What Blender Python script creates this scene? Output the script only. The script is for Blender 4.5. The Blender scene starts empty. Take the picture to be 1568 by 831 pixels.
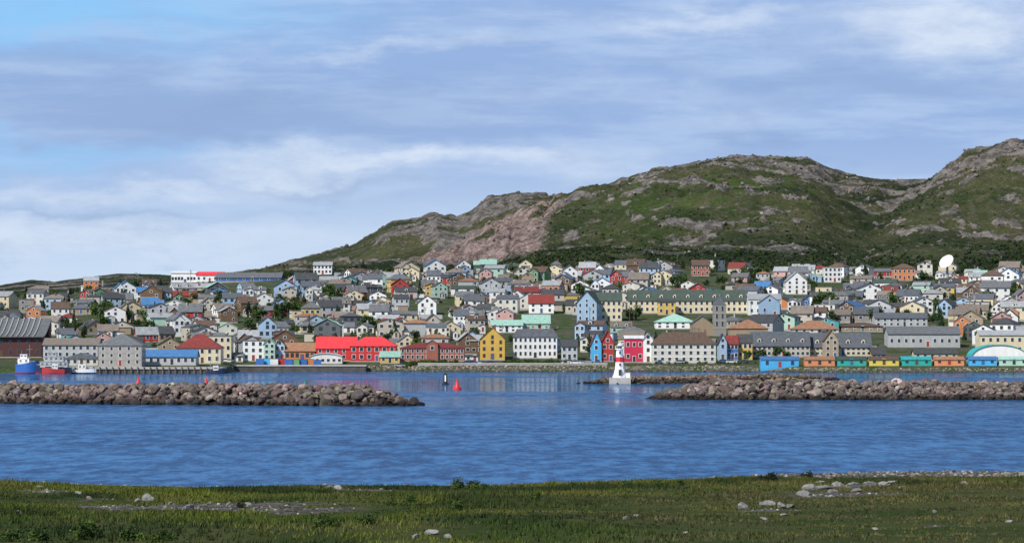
import bpy, bmesh, math, random
import numpy as np
from mathutils import Vector, Matrix
random.seed(7); rng=np.random.default_rng(7)
F=5600.0; CH=12.0; HY=520.0; CX=784.0
sc=bpy.context.scene
def X(px,d): return (px-CX)/F*d
def ZY(py,d): return CH+(HY-py)/F*d
def PX(x,d): return CX+x/d*F

# ---------------------------------------------------------------- noise
_tab=rng.random((256,256))
def vnoise(x,y):
    xi=np.floor(x).astype(int); yi=np.floor(y).astype(int)
    fx=x-xi; fy=y-yi
    fx=fx*fx*(3-2*fx); fy=fy*fy*(3-2*fy)
    a=_tab[xi&255,yi&255]; b=_tab[(xi+1)&255,yi&255]
    c=_tab[xi&255,(yi+1)&255]; d=_tab[(xi+1)&255,(yi+1)&255]
    return (a*(1-fx)+b*fx)*(1-fy)+(c*(1-fx)+d*fx)*fy
def fbm(x,y,s,o=4):
    r=0;a=.5;t=0
    for i in range(o):
        r=r+a*vnoise(x/s+i*17.3,y/s+i*9.1); t+=a; a*=.5; s=s/2.03
    return r/t
def sstep(a,b,x):
    t=np.clip((x-a)/(b-a),0,1); return t*t*(3-2*t)

# ---------------------------------------------------------------- terrain function
def curve(pts):
    p=np.array(pts,float)
    return lambda q: np.interp(q,p[:,0],p[:,1])
shoreD=curve([(-400,1320),(340,1310),(362,1392),(620,1400),(640,1385),(1100,1375),(1250,1350),(1900,1340)])
yT=curve([(-400,456),(0,453),(100,448),(200,441),(300,434),(400,430),(500,422),(640,420),(860,415),(1100,415),(1400,421),(1568,423),(1900,425)])
yR=curve([(-400,446),(0,438),(45,430),(85,433),(130,426),(180,420),(240,424),(300,429),(400,420),(440,412),(540,409),(640,402),(700,372),(760,342),(800,322),(850,303),(880,291),(930,282),(975,268),(1000,261),(1060,250),(1095,243),(1120,240),(1180,242),(1240,245),(1270,258),(1300,268),(1350,274),(1430,274),(1450,264),(1480,246),(1520,231),(1568,218),(1650,203),(1800,190),(1968,195)])
yB=curve([(-400,458),(300,448),(380,418),(420,408),(480,392),(540,375),(575,355),(600,340),(640,336),(670,326),(700,334),(720,324),(745,304),(790,296),(850,302),(900,318),(1100,335),(2000,335)])
def baseZ(px,d):
    px=np.asarray(px,float); d=np.asarray(d,float); px,d=np.broadcast_arrays(px,d)
    ds=shoreD(px)
    zT=ZY(yT(px),2050.); 
    t=np.clip((d-2050)/850,0,1)
    zR=ZY(yR(px),2900.)
    sh=np.where(px>1240,1,0)*sstep(1240,1320,px)*(1-t)*110
    zRs=ZY(yR(px+sh),2900.)
    zB=ZY(yB(px),3700.)
    zV=np.minimum(zR,zB)-28
    z=np.zeros_like(d)
    z=np.where(d<ds, -3+3.2*np.clip((d-ds+15)/15,0,1), z)
    a=np.clip((d-ds)/8,0,1)
    z=np.where((d>=ds)&(d<ds+8), .2+1.9*a, z)
    a=np.clip((d-ds-8)/np.maximum(1430-ds-8,1),0,1)
    z=np.where((d>=ds+8)&(d<1430), 2.1+1.7*a, z)
    a=(d-1430)/620.
    z=np.where((d>=1430)&(d<2050), 3.8+(zT-3.8)*a, z)
    s=.6*np.sin(t*math.pi/2)+.4*t
    gully=np.exp(-((px-(1300+110*t))/60)**2)*np.sin(np.clip(t,0,1)*math.pi)*9
    z=np.where((d>=2050)&(d<2900), zT+(zRs-zT)*s-gully, z)
    a=np.clip((d-2900)/400,0,1); a=a*a*(3-2*a)
    z=np.where((d>=2900)&(d<3300), zR+(zV-zR)*a, z)
    a=np.clip((d-3300)/400,0,1); a=np.sin(a*math.pi/2)
    z=np.where((d>=3300)&(d<3700), zV+(zB-zV)*a, z)
    a=np.clip((d-3700)/700,0,1)
    z=np.where(d>=3700, zB+(-5-zB)*a*a, z)
    return z
def groundZ(px,d): return float(baseZ(px,d))

# ---------------------------------------------------------------- mesh helpers
def link(o): sc.collection.objects.link(o); return o
def np_mesh(name,v,f,mats=(),attrs=None,smooth=False,mi=None):
    me=bpy.data.meshes.new(name); v=np.asarray(v,np.float32); f=np.asarray(f,np.int32)
    n,k=f.shape
    me.vertices.add(len(v)); me.vertices.foreach_set('co',v.ravel())
    me.loops.add(n*k); me.loops.foreach_set('vertex_index',f.ravel())
    me.polygons.add(n); me.polygons.foreach_set('loop_start',np.arange(n,dtype=np.int32)*k)
    me.polygons.foreach_set('loop_total',np.full(n,k,np.int32))
    if mi is not None: me.polygons.foreach_set('material_index',np.asarray(mi,np.int32))
    me.polygons.foreach_set('use_smooth',np.full(n,smooth,bool))
    for m in mats: me.materials.append(m)
    if attrs:
        for an,av in attrs.items():
            if av.ndim==1:
                a=me.attributes.new(an,'FLOAT','POINT'); a.data.foreach_set('value',av.astype(np.float32))
            else:
                a=me.color_attributes.new(an,'FLOAT_COLOR','POINT'); a.data.foreach_set('color',av.astype(np.float32).ravel())
    me.update(); me.validate()
    return me
def np_obj(name,*a,**k): return link(bpy.data.objects.new(name,np_mesh(name,*a,**k)))

class NT:
    def __init__(s,nt): s.nt=nt; s.nt.nodes.clear()
    def n(s,t,ins=None,**kw):
        nd=s.nt.nodes.new(t)
        for k,v in kw.items(): setattr(nd,k,v)
        if ins:
            for k,v in ins.items():
                if isinstance(v,bpy.types.NodeSocket): s.nt.links.new(v,nd.inputs[k])
                else: nd.inputs[k].default_value=v
        return nd
    def math(s,op,a,b=0.0,c=None,clamp=False):
        i={0:a,1:b}
        if c is not None: i[2]=c
        return s.n('ShaderNodeMath',i,operation=op,use_clamp=clamp).outputs[0]
    def mix(s,f,a,b,bt='MIX'):
        return s.n('ShaderNodeMixRGB',{0:f,1:a,2:b},blend_type=bt).outputs[0]
    def noise(s,vec,scale,detail=4,rough=.55):
        return s.n('ShaderNodeTexNoise',{'Vector':vec,'Scale':scale,'Detail':detail,'Roughness':rough}).outputs[0]
    def ramp(s,f,a,b):
        return s.n('ShaderNodeMapRange',{0:f,1:a,2:b,3:0.,4:1.},clamp=True,interpolation_type='SMOOTHSTEP').outputs[0]
def c4(c): return (c[0],c[1],c[2],1.0)
def newmat(name):
    m=bpy.data.materials.new(name); m.use_nodes=True; return m,NT(m.node_tree)
_mc={}
def mat(name,col,rough=.75,var=.18,scale=.7,rand=.0,spec=.3,stretch=(1,1,1),metal=0):
    if name in _mc: return _mc[name]
    m,t=newmat(name)
    tc=t.n('ShaderNodeTexCoord').outputs['Object']
    mp=t.n('ShaderNodeMapping',{'Vector':tc,'Scale':stretch}).outputs[0]
    n1=t.noise(mp,scale,5,.65)
    k=t.n('ShaderNodeMapRange',{0:n1,1:.3,2:.7,3:1-var,4:1+var}).outputs[0]
    if rand:
        oi=t.n('ShaderNodeObjectInfo').outputs['Random']
        k=t.math('MULTIPLY',k,t.n('ShaderNodeMapRange',{0:oi,1:0.,2:1.,3:1-rand,4:1+rand*.4}).outputs[0])
    cc=t.mix(1.0,c4(col),k,'MULTIPLY')
    b=t.n('ShaderNodeBsdfPrincipled',{'Base Color':cc,'Roughness':rough,'Specular IOR Level':spec,'Metallic':metal})
    t.n('ShaderNodeOutputMaterial',{0:b.outputs[0]})
    _mc[name]=m; return m
def attrmat(name,attr='col',var=.25,scale=3.,rough=.9,bump=0):
    m,t=newmat(name)
    a=t.n('ShaderNodeAttribute',attribute_name=attr).outputs['Color']
    tc=t.n('ShaderNodeTexCoord').outputs['Object']
    n1=t.noise(tc,scale,4,.65)
    k=t.n('ShaderNodeMapRange',{0:n1,1:.3,2:.7,3:1-var,4:1+var}).outputs[0]
    cc=t.mix(1.0,a,k,'MULTIPLY')
    ins={'Base Color':cc,'Roughness':rough,'Specular IOR Level':.2}
    if bump:
        ins['Normal']=t.n('ShaderNodeBump',{'Height':t.noise(tc,scale*2,5,.7),'Strength':.6,'Distance':bump}).outputs[0]
    b=t.n('ShaderNodeBsdfPrincipled',ins); t.n('ShaderNodeOutputMaterial',{0:b.outputs[0]})
    return m

# ---------------------------------------------------------------- builder
class MB:
    def __init__(s): s.v=[];s.f=[];s.m=[];s.mats=[]
    def mi(s,m):
        if m not in s.mats: s.mats.append(m)
        return s.mats.index(m)
    def face(s,pts,m):
        b=len(s.v); s.v+= [tuple(p) for p in pts]; s.f.append(tuple(range(b,b+len(pts)))); s.m.append(s.mi(m))
    def hexa(s,p,m):
        b=len(s.v); s.v+=[tuple(q) for q in p]; k=s.mi(m)
        for q in ((0,3,2,1),(4,5,6,7),(0,1,5,4),(1,2,6,5),(2,3,7,6),(3,0,4,7)):
            s.f.append(tuple(b+i for i in q)); s.m.append(k)
    def box(s,x0,x1,y0,y1,z0,z1,m):
        s.hexa([(x0,y0,z0),(x1,y0,z0),(x1,y1,z0),(x0,y1,z0),(x0,y0,z1),(x1,y0,z1),(x1,y1,z1),(x0,y1,z1)],m)
    def gable(s,x0,x1,y0,y1,z0,rh,axis,ov,mr,mw,t=.22):
        def T(a,b,z): return (a,b,z) if axis=='x' else (b,a,z)
        if axis=='x': a0,a1,b0,b1=x0,x1,y0,y1
        else: a0,a1,b0,b1=y0,y1,x0,x1
        bc=(b0+b1)/2; sl=rh/((b1-b0)/2)
        for a in (a0,a1): s.face([T(a,b0,z0),T(a,b1,z0),T(a,bc,z0+rh)],mw)
        for be,sg in ((b0-ov,-1),(b1+ov,1)):
            ze=z0-ov*sl
            s.hexa([T(a0-ov,be,ze),T(a1+ov,be,ze),T(a1+ov,bc,z0+rh),T(a0-ov,bc,z0+rh),
                    T(a0-ov,be,ze+t),T(a1+ov,be,ze+t),T(a1+ov,bc,z0+rh+t),T(a0-ov,bc,z0+rh+t)],mr)
    def hip(s,x0,x1,y0,y1,z0,rh,ov,mr,inset=None,top=0):
        x0-=ov;x1+=ov;y0-=ov;y1+=ov; w=x1-x0;l=y1-y0
        i=min(w,l)/2*(1-top) if inset is None else inset
        i=min(i,min(w,l)/2-.02)
        s.box(x0,x1,y0,y1,z0,z0+.2,mr)
        z0+=.203
        s.hexa([(x0,y0,z0),(x1,y0,z0),(x1,y1,z0),(x0,y1,z0),(x0+i,y0+i,z0+rh),(x1-i,y0+i,z0+rh),(x1-i,y1-i,z0+rh),(x0+i,y1-i,z0+rh)],mr)
    def cyl(s,cx,cy,z0,z1,r0,r1,n,m,axis='z'):
        b=len(s.v)
        for z,r in ((z0,r0),(z1,r1)):
            for i in range(n):
                a=2*math.pi*i/n; p=(cx+r*math.cos(a),cy+r*math.sin(a),z)
                if axis=='y': p=(cx+r*math.cos(a),z,cy+r*math.sin(a))
                if axis=='x': p=(z,cx+r*math.cos(a),cy+r*math.sin(a))
                s.v.append(p)
        k=s.mi(m)
        for i in range(n):
            j=(i+1)%n; s.f.append((b+i,b+j,b+n+j,b+n+i)); s.m.append(k)
        s.f.append(tuple(range(b,b+n))); s.m.append(k); s.f.append(tuple(range(b+n,b+2*n))); s.m.append(k)
    def win(s,side,c,z,w,h,x0,x1,y0,y1,mt,mg,door=False):
        for e,mm,dp in ((.14,mt,.05),(0,mg,.09)):
            a0=c-w/2-e;a1=c+w/2+e;zz0=z-(0 if door else e);zz1=z+h+e
            if side=='f': s.box(a0,a1,y0-dp,y0+.02,zz0,zz1,mm)
            elif side=='b': s.box(a0,a1,y1-.02,y1+dp,zz0,zz1,mm)
            elif side=='l': s.box(x0-dp,x0+.02,a0,a1,zz0,zz1,mm)
            else: s.box(x1-.02,x1+dp,a0,a1,zz0,zz1,mm)
    def winrows(s,x0,x1,y0,y1,z0,h,floors,nx,ny,mt,mg,ww=1.1,wh=1.45,sides='flrb',doors=True,jit=0,mdoor=None):
        fh=h/floors
        for side in sides:
            n=nx if side in 'fb' else ny
            if n<1: continue
            lo,hi=(x0,x1) if side in 'fb' else (y0,y1)
            for fl in range(floors):
                for i in range(n):
                    c=lo+(hi-lo)*(i+.5)/n
                    if jit and random.random()<jit: continue
                    if fl==0 and doors and side=='f' and i==n//2:
                        s.win(side,c,z0+.05,1.1,2.1,x0,x1,y0,y1,mt,mdoor or mg,True)
                    else:
                        s.win(side,c,z0+fl*fh+fh*.32,ww,min(wh,fh*.55),x0,x1,y0,y1,mt,mg)
    def mesh(s,name):
        me=bpy.data.meshes.new(name); me.from_pydata(s.v,[],s.f)
        for m in s.mats: me.materials.append(m)
        me.polygons.foreach_set('material_index',s.m); 
        bm=bmesh.new(); bm.from_mesh(me); bmesh.ops.recalc_face_normals(bm,faces=bm.faces); bm.to_mesh(me); bm.free()
        me.update(); return me
    def obj(s,name,loc=(0,0,0),rz=0):
        o=bpy.data.objects.new(name,s.mesh(name)); o.location=loc; o.rotation_euler=(0,0,rz); return link(o)

# ---------------------------------------------------------------- materials
R=.18
walls={ 'white':(.80,.80,.78),'offwhite':(.66,.64,.56),'lgrey':(.44,.46,.47),'cream':(.66,.57,.38),'lblue':(.34,.49,.66),
 'blue':(.05,.15,.42),'teal':(.09,.36,.38),'green':(.12,.28,.14),'mint':(.40,.60,.48),'red':(.42,.045,.04),'yellow':(.66,.44,.10),'brown':(.16,.10,.06),
 'dgrey':(.12,.13,.14),'orange':(.56,.21,.08),'pink':(.54,.32,.29),'stone':(.32,.305,.28),'brick':(.36,.13,.09),'crimson':(.55,.03,.08),'sky':(.08,.42,.74),'tan':(.36,.28,.19),
 'sred':(.55,.04,.04),'beige':(.52,.47,.39),'nred':(.10,.04,.04),'morange':(.66,.26,.12),'mteal':(.04,.42,.36),'myellow':(.72,.58,.12)}
roofs={'dark':(.06,.065,.07),'mid':(.14,.15,.16),'light':(.32,.335,.35),'brown':(.12,.08,.06),'maroon':(.20,.04,.035),'dgreen':(.06,.085,.07),
 'rblue':(.06,.17,.36),'bred':(.72,.05,.06),'rmint':(.3,.5,.42),'rust':(.30,.16,.095),'teal':(.04,.36,.37),'slate':(.10,.112,.13),'rwhite':(.62,.64,.66),'taupe':(.20,.17,.145)}
W={k:mat('wall_'+k,v,.7,.12,.5,R,stretch=(1,1,.35)) for k,v in walls.items()}
RF={k:mat('roof_'+k,v,.75,.28,.9,R,stretch=(1,1,1)) for k,v in roofs.items()}
TR=mat('white_trim',(.78,.78,.76),.6,.05); TRD=mat('dark_trim',(.1,.1,.1),.6)
GL=mat('window_glass',(.03,.04,.055),.15,.3,2,spec=.6); CON=mat('concrete',(.36,.35,.33),.85,.2,.4)
DOORS=[mat('door_red',(.3,.05,.04)),mat('door_blue',(.06,.12,.28)),mat('door_brown',(.12,.07,.04)),GL]
CHM=mat('chimney_brick',(.2,.1,.08)); STEEL=mat('steel',(.25,.26,.27),.5); WOOD=mat('weathered_wood',(.14,.11,.09),.9)

# ---------------------------------------------------------------- world / sky
SUN_EL=45; SUN_AZ=221
w=bpy.data.worlds.new('World'); sc.world=w; w.use_nodes=True; t=NT(w.node_tree)
sky=t.n('ShaderNodeTexSky',sky_type='NISHITA',sun_disc=False,sun_elevation=math.radians(SUN_EL),sun_rotation=math.radians(SUN_AZ),air_density=1.0,dust_density=.6,ozone_density=1.5)
g=t.n('ShaderNodeTexCoord').outputs['Generated']
sp=t.n('ShaderNodeSeparateXYZ',{0:g})
az=t.math('ARCTAN2',sp.outputs[0],sp.outputs[1]); el=sp.outputs[2]
cv=t.n('ShaderNodeCombineXYZ',{0:az,1:t.math('MULTIPLY',el,2.6),2:0.0}).outputs[0]
warp=t.n('ShaderNodeTexNoise',{'Vector':cv,'Scale':20.,'Detail':6.,'Roughness':.62}).outputs['Color']
ws=t.n('ShaderNodeSeparateXYZ',{0:warp})
azw=t.math('ADD',az,t.math('MULTIPLY',t.math('SUBTRACT',ws.outputs[0],.5),.09))
elw=t.math('ADD',el,t.math('MULTIPLY',t.math('SUBTRACT',ws.outputs[1],.5),.034))
def blob(px,py,sx,sy):
    a=t.math('DIVIDE',t.math('SUBTRACT',azw,(px-CX)/F),sx/F); b=t.math('DIVIDE',t.math('SUBTRACT',elw,(HY-py)/F),sy/F)
    q=t.math('ADD',t.math('MULTIPLY',a,a),t.math('MULTIPLY',b,b))
    return t.math('EXPONENT',t.math('MULTIPLY',q,-1.0))
n1=t.noise(cv,22.,7,.62); n2=t.noise(cv,60.,7,.65)
cv2=t.n('ShaderNodeCombineXYZ',{0:az,1:t.math('MULTIPLY',el,7.),2:3.0}).outputs[0]
n3=t.noise(cv2,16.,6,.6)
e1=t.ramp(el,.012,.060)
low=t.mix(e1,(.60,.74,.93,1),(.30,.45,.77,1))
thin=t.ramp(n3,.42,.64)
base=t.mix(t.math('MULTIPLY',thin,.5),low,(.54,.68,.92,1))
dk=t.ramp(n1,.5,.70)
base=t.mix(t.math('MULTIPLY',dk,.5),base,(.25,.38,.64,1))
db=t.math('MAXIMUM',blob(300,165,480,48),t.math('MULTIPLY',blob(1350,120,260,25),.8))
db=t.math('MAXIMUM',db,t.math('MULTIPLY',blob(480,285,150,16),.9))
db=t.math('MAXIMUM',db,t.math('MULTIPLY',blob(120,95,200,22),.7))
db=t.math('MAXIMUM',db,t.math('MULTIPLY',blob(150,335,220,9),.7))
base=t.mix(t.math('MULTIPLY',db,.58),base,(.28,.41,.68,1))
cl=t.math('MAXIMUM',blob(60,15,360,50),t.math('MULTIPLY',blob(100,228,260,24),.55))
base=t.mix(t.math('MULTIPLY',cl,.9,clamp=True),base,(.27,.60,.98,1))
br=t.math('MAXIMUM',blob(640,238,300,24),t.math('MULTIPLY',blob(430,258,150,26),.85))
br=t.math('MAXIMUM',br,t.math('MULTIPLY',blob(1480,35,200,42),1.15))
br=t.math('MAXIMUM',br,t.math('MULTIPLY',blob(1080,25,170,20),.8))
br=t.math('MAXIMUM',br,t.math('MULTIPLY',blob(120,375,420,26),.75))
br=t.math('MAXIMUM',br,t.math('MULTIPLY',blob(200,290,300,16),.6))
br=t.math('MAXIMUM',br,t.math('MULTIPLY',blob(560,75,180,10),.45))
br=t.math('MAXIMUM',br,t.math('MULTIPLY',blob(1050,150,200,22),.35))
brn=t.math('MULTIPLY',br,t.math('ADD',.1,t.math('MULTIPLY',n2,1.5)),clamp=True)
colr=t.mix(t.math('MULTIPLY',brn,.82),base,(.74,.83,.97,1))
bgc=t.n('ShaderNodeBackground',{0:colr,1:1.0}).outputs[0]
bgs=t.n('ShaderNodeBackground',{0:sky.outputs[0],1:.10}).outputs[0]
up=t.n('ShaderNodeMapRange',{0:el,1:.12,2:.5,3:.95,4:.1}).outputs[0]
ms=t.n('ShaderNodeMixShader',{0:up,1:bgs,2:bgc}).outputs[0]
t.n('ShaderNodeOutputWorld',{0:ms})
sd=bpy.data.lights.new('sun','SUN'); sd.energy=4.7; sd.angle=math.radians(.5); sd.color=(1,.95,.87)
so=link(bpy.data.objects.new('sun',sd))
az_=math.radians(SUN_AZ); e_=math.radians(SUN_EL)
sdir=Vector((math.sin(az_)*math.cos(e_),math.cos(az_)*math.cos(e_),math.sin(e_)))
so.rotation_euler=sdir.to_track_quat('Z','Y').to_euler(); so.location=(0,0,300)

# ---------------------------------------------------------------- camera
cam=bpy.data.cameras.new('camera'); cam.sensor_width=36; cam.lens=F/1568*36; cam.clip_start=1; cam.clip_end=60000
co=link(bpy.data.objects.new('camera',cam)); co.location=(0,0,CH)
co.rotation_euler=(math.radians(90)+math.atan((HY-415.5)/F),0,0); sc.camera=co
sc.view_settings.view_transform='Standard'; sc.view_settings.look='None'; sc.view_settings.exposure=0

# ---------------------------------------------------------------- water
m,t=newmat('sea_water')
geo=t.n('ShaderNodeNewGeometry').outputs['Position']
def mp(s,l=(0,0,0)): return t.n('ShaderNodeMapping',{'Vector':geo,'Scale':s,'Location':l}).outputs[0]
a1=t.noise(mp((.38,.10,1)),1.,3,.8); a2=t.noise(mp((.06,.030,1)),1.,5,.75); a3=t.noise(mp((.010,.007,1)),1.,4,.6)
hh=t.math('ADD',t.math('MULTIPLY',a1,.7),t.math('MULTIPLY',a2,1.0))
sy=t.n('ShaderNodeSeparateXYZ',{0:geo}).outputs[1]
far=t.ramp(sy,520.,760.)
calm=t.math('MULTIPLY',far,t.ramp(a3,.34,.52))
bp=t.n('ShaderNodeBump',{'Height':hh,'Strength':t.math('SUBTRACT',1.,t.math('MULTIPLY',calm,.88)),'Distance':.45}).outputs[0]
k=t.math('ADD',t.math('MULTIPLY',t.math('SUBTRACT',a2,.5),2.4),t.math('MULTIPLY',t.math('SUBTRACT',a1,.5),5.0))
k=t.math('ADD',k,.42,clamp=True)
k=t.math('ADD',t.math('MULTIPLY',k,.8),t.math('MULTIPLY',t.ramp(a3,.35,.65),.2))
dc=t.mix(k,(.002,.035,.125,1),(.045,.165,.37,1))  # light and dark of the ripples painted into the diffuse colour
df=t.n('ShaderNodeBsdfDiffuse',{0:dc}).outputs[0]
gl=t.n('ShaderNodeBsdfGlossy',{'Color':(.85,.93,1,1),'Roughness':t.math('SUBTRACT',.2,t.math('MULTIPLY',calm,.13)),'Normal':bp}).outputs[0]
gf=t.math('ADD',.20,t.math('MULTIPLY',calm,.32))
t.n('ShaderNodeOutputMaterial',{0:t.n('ShaderNodeMixShader',{0:gf,1:df,2:gl}).outputs[0]})
wat=MB(); wat.face([(-20000,-3000,0),(20000,-3000,0),(20000,30000,0),(-20000,30000,0)],m); wat.obj('sea_water')

# ---------------------------------------------------------------- hills terrain
pxs=np.linspace(-260,1830,1050)
ds=np.concatenate([np.arange(1285,1460,3),np.arange(1460,2050,8),np.arange(2050,2960,2.1),np.arange(2960,3300,14),np.arange(3300,3760,4),np.arange(3760,4500,40)])
PXg,Dg=np.meshgrid(pxs,ds); Xg=X(PXg,Dg)
Z0=baseZ(PXg,Dg)
hillw=sstep(2060,2220,Dg)
n80=fbm(Xg,Dg,110,5); n20=np.abs(fbm(Xg+300,Dg*1.0+77,34,4)-.5)*2; n7=fbm(Xg+55,Dg+5,9,3)
leftdim=sstep(300,600,PXg)*.8+.2
reg=fbm(Xg+2000,Dg+.8*Xg+333,170,3); rf1=fbm(Xg+700,Dg*.8+133,20,6); rf2=fbm(Xg+70,Dg+13,60,6)
cliffr=sstep(625,665,PXg)*(1-sstep(795,850,PXg-(Dg-2100)*.06))*sstep(2080,2200,Dg)*(1-sstep(2860,2960,Dg))
rightrock=sstep(1270,1330,PXg)*(1-sstep(2450,2650,Dg))*sstep(2100,2180,Dg)
ridge=sstep(2600,2900,Dg)*(1-sstep(2960,3050,Dg))*sstep(900,960,PXg)
back=sstep(3000,3300,Dg)
thr=.625-.065*sstep(.42,.6,reg)-.035*rightrock-.04*ridge-.06*back
rock=sstep(0,.05,.62*rf1+.38*rf2-thr)
crock=cliffr*sstep(.34,.44,rf2*.5+rf1*.5)
rock=np.clip(np.maximum(rock*hillw,crock),0,1)
amp=hillw*leftdim*(1-.85*np.exp(-((Dg-2880)/110)**2))*(1-.6*back)
Z1=Z0+amp*((n80-.5)*26+ (1-n20)*6-4.4)+hillw*leftdim*((n7-.5)*2.6+rock*(fbm(Xg+11,Dg+99,12,4)*6-1.2)*(1-.4*ridge))
gul=np.abs(fbm(Xg+5,Dg*.12,22,4)-.5)*2
Z1+=cliffr*(-(1-gul)**2*9+3)
Z1=np.where(Dg<2050,Z0,Z1)
lush=np.exp(-(((PXg-960)-(2500-Dg)*.10)/130)**2)*np.exp(-((Dg-2420)/170)**2)*1.0
lush=np.maximum(lush,.7*np.exp(-((PXg-1180)/120)**2)*np.exp(-((Dg-2480)/110)**2))
lush=np.clip(lush*np.clip(3.4*(fbm(Xg+70,Dg+70,50,5)-.36),0,1),0,1)
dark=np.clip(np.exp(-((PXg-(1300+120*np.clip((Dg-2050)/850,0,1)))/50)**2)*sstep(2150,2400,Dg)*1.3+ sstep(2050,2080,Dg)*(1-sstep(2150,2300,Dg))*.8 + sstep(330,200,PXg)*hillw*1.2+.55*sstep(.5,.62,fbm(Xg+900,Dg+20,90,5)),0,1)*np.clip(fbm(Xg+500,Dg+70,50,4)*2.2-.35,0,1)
pink=np.clip(cliffr,0,1)
V=np.stack([Xg,Dg,Z1],-1).reshape(-1,3)
nr,nc=Xg.shape; idx=np.arange(nr*nc).reshape(nr,nc)
Fq=np.stack([idx[:-1,:-1],idx[:-1,1:],idx[1:,1:],idx[1:,:-1]],-1).reshape(-1,4)
m,t=newmat('hill_ground')
geo=t.n('ShaderNodeNewGeometry').outputs['Position']
def at(n): return t.n('ShaderNodeAttribute',attribute_name=n).outputs['Fac']
na=t.noise(geo,.018,6,.65); nb=t.noise(geo,.11,6,.72); nc_=t.noise(geo,.55,4,.7); nd=t.noise(geo,.17,6,.78)
gc=t.mix(t.ramp(na,.36,.60),(.030,.046,.014,1),(.064,.072,.028,1))
gc=t.mix(t.math('MULTIPLY',t.ramp(nb,.46,.62),.7),gc,(.092,.078,.05,1))
gc=t.mix(t.math('MULTIPLY',at('lush'),t.ramp(nb,.66,.42)),gc,(.050,.105,.014,1))
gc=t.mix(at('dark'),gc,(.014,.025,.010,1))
rc=t.mix(t.ramp(nb,.38,.62),(.075,.07,.064,1),(.21,.19,.172,1))
rc=t.mix(t.math('MULTIPLY',at('pink'),.85),rc,t.mix(t.ramp(nb,.38,.62),(.11,.08,.072,1),(.32,.24,.215,1)))
rf=t.ramp(t.math('ADD',at('rock'),t.math('MULTIPLY',t.math('SUBTRACT',nc_,.5),1.8)),.3,.8)
spk=t.math('MULTIPLY',t.ramp(nd,.565,.60),.8)
spk=t.math('MULTIPLY',spk,t.math('SUBTRACT',1.0,at('lush')))
rf=t.math('MAXIMUM',rf,spk)
cc=t.mix(rf,gc,rc)
cc=t.mix(1.,cc,t.n('ShaderNodeMapRange',{0:nc_,1:.3,2:.7,3:.5,4:1.45}).outputs[0],'MULTIPLY')
tw=t.ramp(t.n('ShaderNodeSeparateXYZ',{0:geo}).outputs[1],2060.,2040.)
tg=t.mix(t.ramp(nb,.45,.55),(.045,.08,.02,1),(.10,.10,.07,1))
cc=t.mix(tw,cc,tg)
bp=t.n('ShaderNodeBump',{'Height':t.math('ADD',nb,t.math('MULTIPLY',nc_,.35)),'Strength':.9,'Distance':3.5}).outputs[0]
b=t.n('ShaderNodeBsdfPrincipled',{'Base Color':cc,'Roughness':.95,'Specular IOR Level':.1,'Normal':bp})
t.n('ShaderNodeOutputMaterial',{0:b.outputs[0]})
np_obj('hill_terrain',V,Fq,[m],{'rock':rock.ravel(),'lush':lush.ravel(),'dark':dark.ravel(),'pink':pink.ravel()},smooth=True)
def hillZ(px,d):
    i=np.clip(np.searchsorted(ds,d),0,nr-1); j=np.clip(np.searchsorted(pxs,px),0,nc-1)
    return Z1[i,j]

# ---------------------------------------------------------------- rock library
def rock_variants(n,sub=2,flat=.7,clip=7):
    out=[]
    for _ in range(n):
        bm=bmesh.new(); bmesh.ops.create_icosphere(bm,subdivisions=sub,radius=1)
        v=np.array([q.co[:] for q in bm.verts]); f=np.array([[q.index for q in p.verts] for p in bm.faces]); bm.free()
        for _k in range(clip):
            nn=rng.normal(size=3); nn/=np.linalg.norm(nn); c=rng.uniform(.42,.8)
            dd=v@nn; v=v-np.outer(np.maximum(dd-c,0),nn)
        v*=np.array([1,rng.uniform(.65,1),flat*rng.uniform(.8,1.1)]); v+=rng.normal(size=v.shape)*.025
        out.append((v,f))
    return out
def rotm(a,b,c):
    ca,sa,cb,sb=np.cos(a),np.sin(a),np.cos(b),np.sin(b)
    Rz=np.array([[ca,-sa,0*a],[sa,ca,0*a],[0*a,0*a,1+0*a]]).transpose(2,0,1)
    Rx=np.array([[1+0*b,0*b,0*b],[0*b,cb,-sb],[0*b,sb,cb]]).transpose(2,0,1)
    return Rz@Rx
def scatter(name,vars_,pos,size,cols,mtl,tilt=.5,smooth=False):
    pos=np.asarray(pos,float); n=len(pos); which=rng.integers(0,len(vars_),n); Vs=[];Fs=[];Cs=[];off=0
    M=rotm(rng.uniform(0,6.28,n),rng.normal(0,tilt,n),np.zeros(n))
    for k,(v,f) in enumerate(vars_):
        s=np.where(which==k)[0]
        if len(s)==0: continue
        vv=np.einsum('nij,vj->nvi',M[s],v)*size[s][:,None,None]+pos[s][:,None,:]
        ff=f[None]+ (np.arange(len(s))*len(v))[:,None,None]+off
        Vs.append(vv.reshape(-1,3)); Fs.append(ff.reshape(-1,f.shape[1])); Cs.append(np.repeat(cols[s],len(v),0)); off+=len(s)*len(v)
    C=np.concatenate(Cs); C=np.concatenate([C,np.ones((len(C),1))],1)
    return np_obj(name,np.concatenate(Vs),np.concatenate(Fs),[mtl],{'col':C},smooth=smooth)
RV=rock_variants(12,clip=8); RKM=attrmat('boulder_rock',var=.35,scale=1.5,bump=.15)
def rcols(n,base,var=.25,pal=None):
    b=np.array(base)[None]*np.exp(rng.normal(0,var,(n,1)))
    b=b*(1+rng.normal(0,.06,(n,3))); return np.clip(b,.01,.8)

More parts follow.
